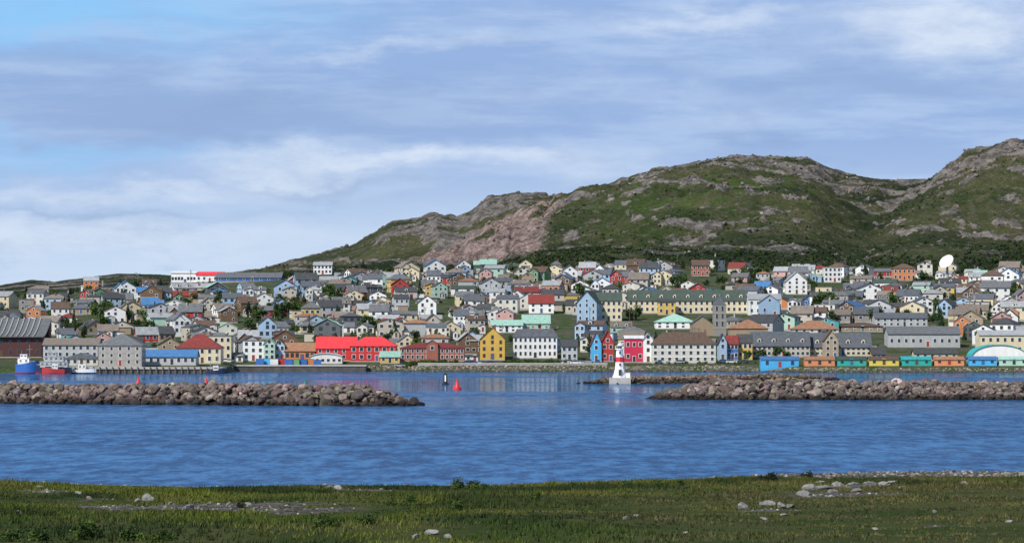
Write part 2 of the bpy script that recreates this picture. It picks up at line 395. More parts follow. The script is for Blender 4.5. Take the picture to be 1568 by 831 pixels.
def mound(name,path,hw,H,nrock,size,col,corecol,crown=1.35):
    path=np.array(path,float)
    seg=np.diff(path,axis=0); L=np.hypot(seg[:,0],seg[:,1]); cum=np.concatenate([[0],np.cumsum(L)]); T=cum[-1]
    def prof(s,q):
        e=np.minimum(s,T-s)
        r=np.abs(q)/hw
        e2=np.clip(1-(e/ (hw*1.3)),0,1)
        rr=np.sqrt(r**2+e2**2)
        return H*np.clip((1-rr)*crown,-.25,1)
    def pos(s,q):
        x=np.interp(s,cum,path[:,0]); y=np.interp(s,cum,path[:,1])
        i=np.clip(np.searchsorted(cum,s)-1,0,len(L)-1); nx=-seg[i,1]/L[i]; ny=seg[i,0]/L[i]
        return x+nx*q,y+ny*q
    S,Q=np.meshgrid(np.linspace(0,T,max(60,int(T/1.5))),np.linspace(-hw*1.2,hw*1.2,26))
    x,y=pos(S.ravel(),Q.ravel()); z=prof(S.ravel(),Q.ravel())-.5+(fbm(x,y,4,3)-.5)*.8
    a,b=S.shape; id_=np.arange(a*b).reshape(a,b)
    fq=np.stack([id_[:-1,:-1],id_[:-1,1:],id_[1:,1:],id_[1:,:-1]],-1).reshape(-1,4)
    core=np_obj(name,np.stack([x,y,z],-1),fq,[corecol],smooth=True)
    s=rng.uniform(0,T,nrock); q=rng.uniform(-hw,hw*.7,nrock); x,y=pos(s,q); z=prof(s,q)+rng.uniform(-.45,.3,nrock)+(fbm(x,y,9,2)-.5)*.8*(np.abs(q)<hw*.7)
    sz=rng.uniform(size[0],size[1],nrock)*(1+.45*(rng.random(nrock)>.9))
    c=rcols(nrock,col,.36)
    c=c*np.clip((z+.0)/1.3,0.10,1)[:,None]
    pk=z>-.6
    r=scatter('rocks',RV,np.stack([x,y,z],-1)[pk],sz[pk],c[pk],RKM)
    r.parent=core
    return core
darkcore=mat('rubble_core',(.03,.027,.025),.95,.4,1.)
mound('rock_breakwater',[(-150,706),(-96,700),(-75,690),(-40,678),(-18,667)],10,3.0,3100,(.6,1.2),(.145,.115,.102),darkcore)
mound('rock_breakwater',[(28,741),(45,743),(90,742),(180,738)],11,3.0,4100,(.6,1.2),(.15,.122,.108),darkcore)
grassm=mat('islet_turf',(.085,.085,.035),.95,.45,.35)
mound('rocky_islet',[(X(918,1000),1000),(X(990,1030),1020),(X(1080,1060),1060),(X(1180,1080),1080),(X(1250,1100),1100)],13,1.1,1500,(.45,.95),(.16,.12,.09),grassm,2.)
mound('grassy_spit',[(X(1150,960),955),(X(1200,950),950),(X(1250,945),945)],10,2.3,130,(.4,.8),(.22,.18,.11),mat('dry_turf',(.24,.19,.06),.95,.4,.5))
n=4600; px=rng.uniform(355,1830,n); u=rng.random(n)
d=shoreD(px)-3+u*11; z=np.where(u<.3,0,(u-.3)/.7*2.0)+rng.uniform(-.2,.2,n)
z=np.where(px>1140,np.minimum(z,1.3),z)
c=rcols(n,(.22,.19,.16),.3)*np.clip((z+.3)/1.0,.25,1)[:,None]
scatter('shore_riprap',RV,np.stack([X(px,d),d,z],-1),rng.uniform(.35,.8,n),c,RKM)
n=6000; px=rng.uniform(380,1800,n); d=rng.uniform(2080,3700,n)
d=np.where(px>900,2080+(d-2080)*.5,d)
i=np.clip(np.searchsorted(ds,d),0,nr-1); j=np.clip(np.searchsorted(pxs,px),0,nc-1)
keep=rock[i,j]>.3+.5*rng.random(n); px,d,i,j=px[keep],d[keep],i[keep],j[keep]; n=len(px)
pk=pink[i,j][:,None]
c=rcols(n,(.18,.16,.145),.25)*(1-pk)+rcols(n,(.26,.19,.17),.2)*pk
scatter('hillside_boulders',RV,np.stack([X(px,d),d,hillZ(px,d)],-1),rng.uniform(.5,1.9,n),c,RKM)

# ---------------------------------------------------------------- foliage
def leafcloud(n,rad,flat=.8,ls=.35,clumps=9):
    cc=rng.normal(size=(clumps,3)); cc/=np.linalg.norm(cc,axis=1)[:,None]; cc*=rng.uniform(.35,.8,(clumps,1)); cc[:,2]*=flat
    k=rng.integers(0,clumps,n); p=rng.normal(size=(n,3)); p/=np.linalg.norm(p,axis=1)[:,None]
    p=cc[k]+p*rng.uniform(.2,.48,(n,1))*rng.uniform(.7,1.1,(clumps,1))[k]
    p*=rad; 
    a=rng.normal(size=(n,3)); a/=np.linalg.norm(a,axis=1)[:,None]; b=np.cross(a,rng.normal(size=(n,3))); b/=np.linalg.norm(b,axis=1)[:,None]
    s=ls*rng.uniform(.6,1.4,(n,1))
    v=np.stack([p-a*s,p+b*s*.6,p+a*s,p-b*s*.6],1).reshape(-1,3); f=np.arange(4*n).reshape(n,4)
    return v,f,k
LF=[mat('foliage_a',(.045,.085,.020),.85,.5,.9,.25),mat('foliage_b',(.075,.125,.025),.85,.5,.9,.25),mat('foliage_c',(.025,.05,.018),.85,.5,.9,.2)]
def tree_mesh(name,h,r,lm,n=650,conifer=False):
    B=MB(); B.cyl(0,0,-1,h*.55,.25,.12,7,WOOD)
    for i in range(5):
        a=i*1.3+random.random(); z=h*(.3+.07*i); q=r*.6
        p0=Vector((0,0,z)); p1=Vector((math.cos(a)*q,math.sin(a)*q,z+q*.7)); s=.08
        B.hexa([p0+Vector((-s,0,-s)),p0+Vector((s,0,-s)),p0+Vector((s,s,s)),p0+Vector((-s,s,s)),p1+Vector((-s,0,-s))*.3,p1+Vector((s,0,-s))*.3,p1+Vector((s,s,s))*.3,p1+Vector((-s,s,s))*.3],WOOD)
    v,f,k=leafcloud(n,r,.9,.42,11)
    zz=v[:,2].copy()
    if conifer:
        tt=(zz/r+1)/2; v[:,0]*=(1.15-tt)*.95; v[:,1]*=(1.15-tt)*.95; v[:,2]=zz*1.7
    v[:,2]+=h-r*(1.3 if conifer else .8)
    for q in range(n): B.face(v[4*q:4*q+4],lm[k[q]%len(lm)])
    return B.mesh(name)
TREES=[tree_mesh('tree_crown',random.uniform(6,8.5),random.uniform(3.0,4.2),random.choice([[LF[0],LF[2]],[LF[0],LF[1]],[LF[2],LF[0],LF[1]]])) for _ in range(7)]
CONI=[tree_mesh('conifer_crown',random.uniform(7,9),2.5,[LF[2],LF[2],LF[0]],conifer=True) for _ in range(3)]
def shrub_mesh(nm,r,lm,n=350,ls=.22):
    B=MB(); v,f,k=leafcloud(n,r,.6,ls,8); v[:,2]+=r*.35
    B.cyl(0,0,-.3,r*.4,.06,.03,5,WOOD)
    for q in range(n): B.face(v[4*q:4*q+4],lm[k[q]%len(lm)])
    return B.mesh(nm)
SHR=[shrub_mesh('shrub_leaves',random.uniform(1.4,2.1),[LF[0],LF[1]]) for _ in range(4)]
def inst(name,me,loc,rz=0,s=1.):
    o=bpy.data.objects.new(name,me); o.location=loc; o.rotation_euler=(0,0,rz); o.scale=(s,s,s); return link(o)
SV=[]
for _ in range(5):
    v,f,k=leafcloud(34,1.,.5,.42,5); SV.append((v,f))
n=12000; px=rng.uniform(200,1800,n); d=rng.uniform(2065,2800,n)
d=np.where(rng.random(n)<.35,rng.uniform(2060,2180,n),d)
i=np.clip(np.searchsorted(ds,d),0,nr-1); j=np.clip(np.searchsorted(pxs,px),0,nc-1)
keep=(fbm(X(px,d)+40,d+40,60,4)>.48+.12*rng.random(n)-.22*dark[i,j])&(rock[i,j]<.4); px,d=px[keep],d[keep]; n=len(px)
pal=np.array([(.028,.048,.016),(.045,.068,.022),(.020,.034,.014)])[rng.integers(0,3,n)]
ssz=rng.uniform(.45,1.1,n)*np.where(d<2200,1.6,1)*np.where(px<420,.6,1)
scatter('hillside_scrub',SV,np.stack([X(px,d),d,hillZ(px,d)+.1],-1),ssz,pal,attrmat('scrub_leaves',var=.3,scale=.5),tilt=.2)

# ---------------------------------------------------------------- landmark buildings
LM=[]
def bld(name,px0,px1,d,ytop,yeave,dep,roof,wall,rf,floors=2,nx=4,ny=2,rz=0,ov=.4,vis=None,trim=None,doors=True,ww=1.1,wh=1.5,chim=0,dorm=0,dormc=None,hipx=None,band=None,extra=None,base=CON,jit=0):
    wd=(px1-px0)/F*d; pc=(px0+px1)/2; zg=groundZ(pc,d); ze=ZY(yeave,d); zt=ZY(ytop,d)
    h=max(ze-zg,2.3); rh=max(zt-zg-h,.3); B=MB(); x0,x1=-wd/2,wd/2; y0,y1=0,dep
    tm=trim or TR
    B.box(x0,x1,y0,y1,.4,h,W[wall]); B.box(x0-.06,x1+.06,y0-.06,y1+.06,-3,.4,base)
    if roof=='gx': B.gable(x0,x1,y0,y1,h,rh,'x',ov,RF[rf],W[wall])
    elif roof=='gy':
        B.gable(x0,x1,y0,y1,h,rh,'y',ov,RF[rf],W[wall])
        if rh>2: B.win('f',0,h+.2,ww,1.2,x0,x1,y0,y1,tm,GL)
    elif roof=='hip': B.hip(x0,x1,y0,y1,h,rh,ov,RF[rf],inset=hipx)
    elif roof=='flat':
        B.box(x0-.15,x1+.15,y0-.15,y1+.15,h+.002,h+.35,RF[rf])
    elif roof=='arch':
        nseg=14; 
        pts=[(x0+(x1-x0)*(1-math.cos(math.pi*i/nseg))/2,h+rh*math.sin(math.pi*i/nseg)) for i in range(nseg+1)]
        for i in range(nseg):
            (a,za),(b_,zb)=pts[i],pts[i+1]
            B.hexa([(a,y0-ov,za),(b_,y0-ov,zb),(b_,y1+ov,zb),(a,y1+ov,za),(a,y0-ov,za+.25),(b_,y0-ov,zb+.25),(b_,y1+ov,zb+.25),(a,y1+ov,za+.25)],RF[rf])
        for yy in (y0,y1): B.face([(a,yy,za) for a,za in pts],W[wall])
    elif roof=='sweep':
        N=10; prev=None
        for i in range(N+1):
            u=i/N; yy=y0-1.5+(dep*.75+1.5)*u; zz=h+rh*(u**1.5)
            if prev:
                B.hexa([(x0-1,prev[0],prev[1]),(x1+1,prev[0],prev[1]),(x1+1,yy,zz),(x0-1,yy,zz),(x0-1,prev[0],prev[1]+.3),(x1+1,prev[0],prev[1]+.3),(x1+1,yy,zz+.3),(x0-1,yy,zz+.3)],RF[rf])
                for r in range(int(wd/2.2)):
                    rx=x0+r*2.2
                    B.hexa([(rx,prev[0],prev[1]+.3),(rx+.5,prev[0],prev[1]+.3),(rx+.5,yy,zz+.3),(rx,yy,zz+.3),(rx,prev[0],prev[1]+.7),(rx+.5,prev[0],prev[1]+.7),(rx+.5,yy,zz+.7),(rx,yy,zz+.7)],RF['light'])
            prev=(yy,zz)
        B.box(x0,x1,y0+dep*.75,y1,0,h+rh-.1,W[wall])
    B.winrows(x0,x1,y0,y1,.45,h-.45,floors,nx,ny,tm,GL,ww=ww,wh=wh,sides='flr',doors=doors,mdoor=random.choice(DOORS),jit=jit)
    if band:
        for fl in range(1,floors): B.box(x0-.1,x1+.1,y0-.1,y0+.01,h*fl/floors-.1,h*fl/floors+.1,band)
    for c in range(chim):
        cx=x0+wd*(c+.5)/max(chim,1)+wd*.1; B.box(cx-.4,cx+.4,dep*.45,dep*.45+.8,h,h+rh+1.1,CHM)
    if dorm:
        dc=dormc or W[wall]
        for c in range(dorm):
            cx=x0+wd*(c+.5)/dorm; dy=dep*.12; sl=rh/(dep/2); zb=h+dy*sl-.1
            B.box(cx-.8,cx+.8,dy,dy+2.2,zb,zb+1.5,dc); B.gable(cx-.8,cx+.8,dy,dy+2.6,zb+1.5,.6,'y',.15,RF[rf],dc,t=.1)
            B.win('f',cx,zb+.3,.8,.95,cx-.8,cx+.8,dy,dy+2,tm,GL)
    if extra: extra(B,x0,x1,y0,y1,h,rh)
    o=B.obj(name,(X(pc,d),d,zg),rz)
    vb=vis if vis else HY+(CH-zg)/d*F
    LM.append((px0-3,px1+3,d-6,d+dep+5,vb)); return o
bld('sports_arena',-60,64,1450,488,516,30,'sweep','nred','mid',2,9,4,trim=TRD)
bld('harbour_warehouse',66,150,1440,518,528,16,'gx','lgrey','taupe',2,8,2)
bld('harbour_office',100,150,1335,541,549,10,'hip','offwhite','slate',1,5,2)
bld('stone_customs_house',151,217,1325,511,529,15,'hip','stone','mid',3,5,4,ww=.9,wh=1.2,band=CON)
bld('blue_roof_warehouse',216,300,1345,536,546,14,'gx','lgrey','rblue',1,8,2)
bld('red_roof_villa',270,338,1372,512,533,14,'hip','cream','maroon',2,6,3,chim=1)
bld('apartment_building',317,354,1420,510,515,12,'flat','cream','mid',3,4,3)
bld('white_town_house',372,404,1425,519,522,11,'flat','white','mid',3,3,3)
bld('wooden_house',404,421,1425,518,526,10,'gy','mint','rmint',3,2,2)
bld('wooden_house',421,436,1428,520,528,10,'gy','lblue','dark',2,2,2)
bld('market_hall',436,482,1428,525,537,12,'gx','orange','rust',1,6,2,trim=TRD)
bld('low_shed',352,372,1422,540,546,8,'gx','white','mid',1,2,1)
bld('red_roof_hall',484,545,1428,516,533,16,'gx','sred','bred',2,5,3)
bld('red_roof_hall',536,606,1424,516,530,20,'hip','sred','bred',2,6,4,ww=1.3,hipx=6)
bld('white_canopy_hall',473,524,1412,541,551,10,'arch','white','rwhite',1,6,1,doors=False)
bld('wooden_house',582,612,1416,538,546,8,'gx','yellow','rmint',1,3,1)
def brk(B,x0,x1,y0,y1,h,rh):
    B.box(-2.2,2.2,y0-1,y0+4,0,h+1.6,W['brick']); B.gable(-2.2,2.2,y0-1,y0+4,h+1.6,1.5,'y',.2,RF['maroon'],W['brick'])
    B.win('f',0,h-.6,1.2,1.5,0,0,y0-1,y0,TR,GL)
bld('brick_post_office',613,711,1425,525,533,14,'hip','brick','maroon',2,13,3,ww=.9,extra=brk)
bld('wooden_house',712,732,1420,545,551,7,'gx','white','dark',1,2,1)
bld('yellow_house',735,773,1432,501,519,12,'gy','yellow','maroon',3,3,3,ww=.8,wh=1.2,trim=mat('red_trim',(.3,.04,.03)),chim=1)
bld('white_mansion',786,853,1440,504,516,13,'hip','white','slate',3,9,4,ww=.85,hipx=1.8,chim=2)
bld('wooden_house',860,884,1430,520,530,10,'gx','lgrey','dark',2,3,2)
bld('wooden_house',905,921,1420,508,526,12,'gy','sky','maroon',2,1,2)
bld('wooden_house',921,940,1421,506,524,12,'gy','red','maroon',2,2,2)
bld('crimson_building',957,985,1412,514,518,12,'gx','crimson','rwhite',2,3,2)
bld('white_town_house',985,1000,1411,511,519,12,'gy','white','light',3,1,2)
bld('white_apartment_block',998,1096,1406,509,527,15,'hip','offwhite','brown',3,9,3,ww=1.1,chim=2,hipx=5,band=TR)
bld('wooden_house',1100,1113,1430,511,524,10,'gy','lblue','dark',2,1,2)
bld('wooden_house',1113,1130,1432,514,526,10,'gx','blue','maroon',2,3,2)
bld('wooden_house',1130,1152,1434,512,524,10,'gx','yellow','dark',2,3,2)
bld('rust_roof_hall',1118,1176,1480,489,503,16,'hip','tan','rust',1,6,3)
bld('long_lodging_block',1152,1240,1446,508,529,13,'gx','beige','slate',2,12,3,dorm=4)
bld('long_lodging_block',1240,1334,1450,510,531,13,'gx','cream','slate',2,12,3,dorm=4)
bld('brown_gable_house',1262,1284,1438,505,520,9,'gy','tan','brown',3,2,2)
bld('wooden_house',1335,1356,1425,532,542,8,'gx','yellow','dark',1,3,1)
bld('wooden_house',1400,1466,1420,534,541,9,'gx','cream','dark',1,6,1)
for a,b_,c,r in ((1165,1223,'sky','rblue'),(1232,1278,'morange','rust'),(1282,1326,'mteal','dgreen'),(1331,1376,'myellow','brown'),(1381,1426,'mteal','teal'),(1431,1476,'morange','rust'),(1484,1526,'sky','rblue'),(1530,1575,'mint','rmint'),(1590,1640,'red','maroon')):
    bld('fishing_shed',a,b_,1364,546,550.5,7,'gx',c,r,1,3,1,trim=W[c],ov=.3,base=W[c])
bld('teal_boathouse',1488,1572,1398,528,546,16,'arch','white','teal',1,6,2)
bld('waterfront_hall',1500,1600,1460,506,513,14,'gx','cream','light',2,9,2)
bld('grey_hall',1360,1470,1500,500,511,16,'gx','lgrey','mid',1,10,2)
bld('light_blue_chapel',883,914,1640,446,463,26,'gy','lblue','dgreen',3,3,4,rz=math.radians(-14),vis=494,ww=.9)
bld('chapel_hall',912,952,1648,448,460,14,'gx','cream','dgreen',3,5,2,vis=490)
bld('long_school_building',962,1145,1700,444,460,15,'gx','cream','dgreen',2,22,3,dorm=9,vis=478)
bld('yellow_annex',1008,1034,1690,458,462,8,'gx','yellow','dark',2,3,1,vis=478)
bld('white_gable_hall',1146,1196,1690,450,458,14,'gx','white','light',2,5,2,vis=478)
bld('light_blue_hall',1163,1194,1682,451,462,8,'gy','lblue','light',1,2,1,vis=478)
bld('mint_roof_hall',1004,1064,1600,481,493,16,'hip','white','rmint',2,5,3,vis=502)
bld('mint_roof_hall',752,800,1580,490,498,14,'gx','white','rmint',2,5,2,vis=508)
bld('wooden_house',800,842,1590,482,495,13,'gx','mint','rmint',3,4,2,vis=508)
bld('red_roof_house',810,848,1700,451,464,12,'gx','white','maroon',2,3,2)
bld('orange_roof_hall',1214,1284,1560,491,504,14,'hip','offwhite','rust',2,6,2,vis=510)
bld('orange_roof_hall',1290,1352,1590,494,502,14,'hip','tan','brown',2,5,2,vis=510)
bld('slate_roof_hall',1340,1420,1620,479,487,14,'gx','lgrey','slate',2,8,2)
bld('green_roof_hall',640,668,1700,452,463,12,'gy','white','dgreen',2,2,2)
bld('dark_barn',636,672,1790,459,466,14,'gy','dgrey','dark',2,3,2)
bld('white_gable_house',1204,1236,1850,416,430,13,'gy','white','light',3,3,2)
bld('white_hotel',1262,1288,1960,405,410,12,'flat','white','light',3,4,2)
bld('wide_house',1368,1402,1990,404,411,10,'hip','orange','brown',2,5,2)
bld('brick_house',1060,1086,2000,398,406,10,'gx','brick','brown',2,4,2)
bld('airport_terminal',262,300,2080,415,418,22,'gx','white','rwhite',1,8,2,trim=W['dgrey'])
bld('airport_hangar',300,342,2078,416,421,16,'gx','white','bred',1,5,2)
bld('airport_hangar',330,430,2045,417,427,30,'gx','blue','mid',1,8,2)
bld('airport_terminal',480,508,2090,401,406,12,'gx','white','light',2,5,2)
B=MB(); d=1560; zg=groundZ(1102,d); wd=20/F*d; h=ZY(468,d)-zg
B.box(-wd/2,wd/2,0,wd,-3,h,W['stone'])
for fl in range(4): B.box(-wd/2-.12,wd/2+.12,-.12,wd+.12,h*(fl+1)/4-.15,h*(fl+1)/4+.15,CON)
for fl in range(1,4):
    for c in (-1.2,1.2): B.win('f',c,h*fl/4+1,.8,2,-wd/2,wd/2,0,wd,CON,GL)
B.hip(-wd/2,wd/2,0,wd,h+.16,3.6,.1,RF['slate'],inset=wd/2-.1)
B.box(-.06,.06,wd/2-.06,wd/2+.06,h+3.5,h+5.2,STEEL); B.box(-.5,.5,wd/2-.05,wd/2+.05,h+4.5,h+4.65,STEEL)
B.box(-wd/2-.0-9,-wd/2-.01,1,20,-3,h*.42,W['tan']); B.gable(-wd/2-9,-wd/2-.3,1,20,h*.42,3,'y',.3,RF['slate'],W['tan'])
B.obj('church',(X(1102,d),d,zg)); LM.append((1060,1115,d-6,d+24,510))
d=2000; B=MB(); zg=groundZ(1451,d)
WH=mat('dish_white',(.8,.8,.79),.5,.04)
rr=12/F*d; rings=8; nn=28; pts=[]
for i in range(rings+1):
    r=rr*i/rings; pts.append([(r*math.cos(2*math.pi*j/nn),r*math.sin(2*math.pi*j/nn),.32*r*r/rr) for j in range(nn)])
Mx=Matrix.Translation((0,0,ZY(402,d)-zg))@Matrix.Rotation(math.radians(-42),4,'Z')@Matrix.Rotation(math.radians(55),4,'X')
tf=lambda p:tuple(Mx@Vector(p))
for i in range(rings):
    for j in range(nn):
        k=(j+1)%nn; B.face([tf(pts[i][j]),tf(pts[i][k]),tf(pts[i+1][k]),tf(pts[i+1][j])],WH)
for j in (0,9,18):
    p=Vector(tf(pts[rings][j])); q=Vector(tf((0,0,rr*.9))); e=Vector((.06,0,0)); u=Vector((0,0,.06))
    B.hexa([p-e,p+e,p+e+u,p-e+u,q-e,q+e,q+e+u,q-e+u],STEEL)
B.cyl(0,1.0,-1,ZY(402,d)-zg,.9,.5,10,CON); B.box(-2,2,1,4,-1,2.2,W['white'])
B.obj('satellite_dish',(X(1451,d),d,zg)); LM.append((1436,1466,d-10,d+10,420))

# ---------------------------------------------------------------- generic houses
wc=['white']*20+['offwhite']*9+['lgrey']*7+['beige']*6+['cream']*6+['lblue']*6+['blue']*2+['teal']*3+['green']*2+['mint']*3+['red']*4+['yellow']*4+['brown']*4+['dgrey']*4+['orange']*3+['pink']*3+['tan']*5+['stone']*3+['sky']*1
rc_=['dark']*9+['mid']*12+['light']*7+['brown']*5+['taupe']*5+['maroon']*2+['dgreen']*2+['slate']*9+['rmint']*1+['rust']+['rblue']*2
HM=[]
for k in range(160):
    B=MB(); wd=random.uniform(6.5,11.5); l=random.uniform(7,12); fl=random.choice([1,1,2,2,2]); h=.4+2.75*fl+random.uniform(-.3,.5); rh=random.uniform(1.4,3.2)
    wl=W[random.choice(wc)]; rf=RF[random.choice(rc_)]; ax=random.choice('xxy'); x0,x1,y0,y1=-wd/2,wd/2,-l/2,l/2
    tr=TR if random.random()<.8 else TRD
    B.box(x0,x1,y0,y1,.5,h,wl); B.box(x0-.05,x1+.05,y0-.05,y1+.05,-4,.5,CON)
    ty=random.random()
    if ty<.82: B.gable(x0,x1,y0,y1,h,rh,ax,random.uniform(.25,.5),rf,wl)
    elif ty<.94: B.hip(x0,x1,y0,y1,h,rh*.8,.4,rf)
    else: B.box(x0-.2,x1+.2,y0-.2,y1+.2,h+.002,h+.3,rf)
    B.winrows(x0,x1,y0,y1,.5,h-.5,fl,random.choice([2,3,3]),random.choice([2,3]),tr,GL,ww=random.uniform(.9,1.4),wh=random.uniform(1.1,1.5),sides='flrb',jit=.15,mdoor=random.choice(DOORS))
    if ty<.82:
        if ax=='y':
            for s_ in 'fb': B.win(s_,0,h+.15,1.0,.9,x0,x1,y0,y1,tr,GL)
        else:
            for s_ in 'lr': B.win(s_,0,h+.15,1.0,.9,x0,x1,y0,y1,tr,GL)
            if random.random()<.45:
                for cx in ((-wd/4,wd/4) if random.random()<.5 else (0,)):
                    sl=rh/(l/2); dy=y0+.8; zb=h+.8*sl-.1
                    B.box(cx-.8,cx+.8,dy,dy+2.5,zb,zb+1.3,wl); B.gable(cx-.8,cx+.8,dy,dy+2.8,zb+1.3,.5,'y',.15,rf,wl,t=.1); B.win('f',cx,zb+.25,.8,.85,cx,cx,dy,dy,tr,GL)
    if random.random()<.7:
        cx=random.uniform(-wd*.3,wd*.3); cy=random.uniform(-l*.1,l*.2); B.box(cx-.3,cx+.3,cy-.3,cy+.3,h,h+rh+random.uniform(.4,1.),CHM if random.random()<.6 else CON)
    if random.random()<.6:
        aw=random.uniform(2,4.5); al=random.uniform(1.5,3.5); ah=random.uniform(2.3,3.1)
        a0=random.uniform(x0,x1-aw) ; w2=random.choice([wl,W['white'],W['tan'],W['lgrey']])
        B.box(a0,a0+aw,y0-al,y0-.1,-3,ah,w2); B.gable(a0,a0+aw,y0-al,y0-.1,ah,.7,'y',.2,rf,w2,t=.12)
        B.win('f',a0+aw/2,.6,.9,1.9,a0,a0+aw,y0-al,y0,tr,random.choice(DOORS))
    if random.random()<.45:
        aw=random.uniform(3,5); g2=random.choice([wl,W['tan'],W['beige']]); r2=random.choice([rf,RF['light'],RF['taupe']])
        B.box(x1+.05,x1+aw,y0+1,y1-1,-3,2.7,g2); B.box(x1+.055,x1+aw+.2,y0+.8,y1-.8,2.702,2.95,r2)
        B.box(x1+.6,x1+aw-.4,y0+.93,y0+1.01,.1,2.3,tr)
    if random.random()<.25:
        ww_=random.uniform(4,6); wl_=random.uniform(2.5,4); B.box(x0,x0+ww_*.9,y0-wl_,y0-.02,-3,h-.15,wl); B.gable(x0,x0+ww_*.9,y0-wl_,y0+l*.4,h-.15,rh*.7,'y',.3,rf,wl)
        B.winrows(x0,x0+ww_*.9,y0-wl_,y0,.5,h-.7,fl,2,1,tr,GL,sides='fl',doors=False)
    HM.append((B.mesh('wooden_house_body'),h+rh,wd))
cnt=0
d=1452
while d<2058:
    step=random.uniform(13,16); px=-230+random.uniform(0,30)
    while px<1800:
        me,ht,wd=random.choice(HM)
        dd=d+random.uniform(-9,9)+7*math.sin(px/90.); x=X(px,dd); zg=groundZ(px,dd)
        hw=wd/2/dd*F+2; ytop=HY-(zg+ht-CH)/dd*F; ok=True
        for (a,b_,d0,d1,yb) in LM:
            if px+hw>a and px-hw<b_:
                if d0-5<dd<d1+5: ok=False;break
                if dd<d0 and ytop<yb-3: ok=False;break
        dens=float(fbm(np.array(x+900.),np.array(dd+100.),70,2))
        if random.random()<.06+.6*max(0,min(1,(dens-.55)*9)): ok=False
        if dd>1990 and (px<230): ok=ok and random.random()<.25
        if dd>1990 and 225<px<440: ok=False
        if 1900<dd and px<60: ok=ok and random.random()<.6
        if dd>2040 and random.random()<.4: ok=False
        if ok:
            rz=math.radians(random.choice([0,0,0,90,-90,180])+random.gauss(14*math.sin(px/260.)-4,9))
            inst('wooden_house',me,(x,dd,zg),rz,random.uniform(.82,1.1)); cnt+=1
        px+= (step+random.uniform(-2.5,5))/dd*F
    d+=random.uniform(20,25)
print('houses',cnt)

# ---------------------------------------------------------------- trees in town
def clear(px,dd,hw,ytop):
    for (a,b_,d0,d1,yb) in LM:
        if px+hw>a and px-hw<b_ and (d0<dd<d1 or (dd<d0 and ytop<yb)): return False
    return True
for k in range(950):
    px=random.uniform(-150,1750); dd=random.uniform(1450,2110)
    zg=groundZ(px,dd) if dd<2050 else float(hillZ(px,dd)); s=random.uniform(.5,1.1)
    if dd>2050: s*=.6
    dens=float(fbm(np.array(X(px,dd)+900.),np.array(dd+100.),70,2))
    if dens<.5 and random.random()<.6: continue
    if clear(px,dd,10,HY-(zg+8*s-CH)/dd*F):
        cf=random.random()<.3
        inst('conifer_tree' if cf else 'broadleaf_tree',random.choice(CONI if cf else TREES),(X(px,dd),dd,zg-.3),random.uniform(0,6),s)
for px,dd,s in ((505,1790,1.4),(518,1795,1.3),(512,1780,1.2),(440,1700,1.2),(455,1702,1.1),(560,1590,1.2),(572,1592,1.1),(1262,1720,1.5),(1275,1725,1.3),(1250,1722,1.1),(1412,1890,1.5),(1424,1895,1.2),(1400,1893,1.1),(1158,1960,1.5),(1145,1965,1.3),(160,1650,1.2),(225,1640,1.1),(1345,1950,1.1),(1190,1440,.8),(1145,1425,.7),(1205,1442,.6),(1166,1432,.7),(1105,1900,1.),(700,1660,1.1),(975,1660,1.1),(967,1655,.9),(790,1830,1.0),(1370,1760,1.2),(1556,1800,1.2),(150,1745,1.3),(162,1748,1.2),(1440,1700,1.2),(1340,1640,1.1)):
    inst('broadleaf_tree',random.choice(TREES),(X(px,dd),dd,groundZ(px,dd)-.3),random.uniform(0,6),s)
for k in range(170):
    px=random.choice([random.uniform(620,700),random.uniform(770,880),random.uniform(770,880),random.uniform(1130,1340),random.uniform(1000,1130),random.uniform(1330,1570)]); dd=random.uniform(1400,1412) if px<1100 else random.uniform(1378,1430)
    s=random.uniform(.5,1.0)
    if px>900: s*=.6
    inst('shrub',random.choice(SHR),(X(px,dd),dd,groundZ(px,dd)),random.uniform(0,6),s)

# ---------------------------------------------------------------- utility poles, cars
B=MB(); B.cyl(0,0,-1,9,.14,.09,6,WOOD); B.box(-1,1,-.06,.06,8.2,8.35,WOOD); B.cyl(.35,0,7.2,7.9,.2,.2,6,STEEL); pole=B.mesh('utility_pole')
for k in range(120):
    px=random.uniform(-100,1700); dd=random.uniform(1440,2060); inst('utility_pole',pole,(X(px,dd),dd,groundZ(px,dd)),random.uniform(-.6,.6),1)
def car_mesh(col):
    m_=mat('car_paint_'+str(col),col,.3,.03,spec=.6); B=MB(); tyre=mat('tyre',(.02,.02,.02),.9)
    B.box(-2.1,2.1,-.85,.85,.35,.9,m_)
    B.hexa([(-1.7,-.82,.903),(1.2,-.82,.903),(1.2,.82,.903),(-1.7,.82,.903),(-1.3,-.65,1.45),(.6,-.65,1.45),(.6,.65,1.45),(-1.3,.65,1.45)],GL)
    B.box(-1.28,.58,-.66,.66,1.452,1.5,m_)
    for x in (-1.3,1.3):
        for y in (-.87,.67): B.cyl(x,.33,y,y+.2,.33,.33,12,tyre,'y')
    return B.mesh('car_body')
CARS=[car_mesh(c) for c in ((.7,.7,.7),(.05,.06,.08),(.4,.03,.03),(.05,.12,.35),(.35,.36,.38))]
for px in (716,724,735,752,862,872,881,890,902,915,1010,1040,1108,1120,1560,345,352,612,1140):
    dd=random.uniform(1402,1410); inst('parked_car',random.choice(CARS),(X(px,dd),dd,groundZ(px,dd)),random.choice([0,.1,1.5,3.1]))
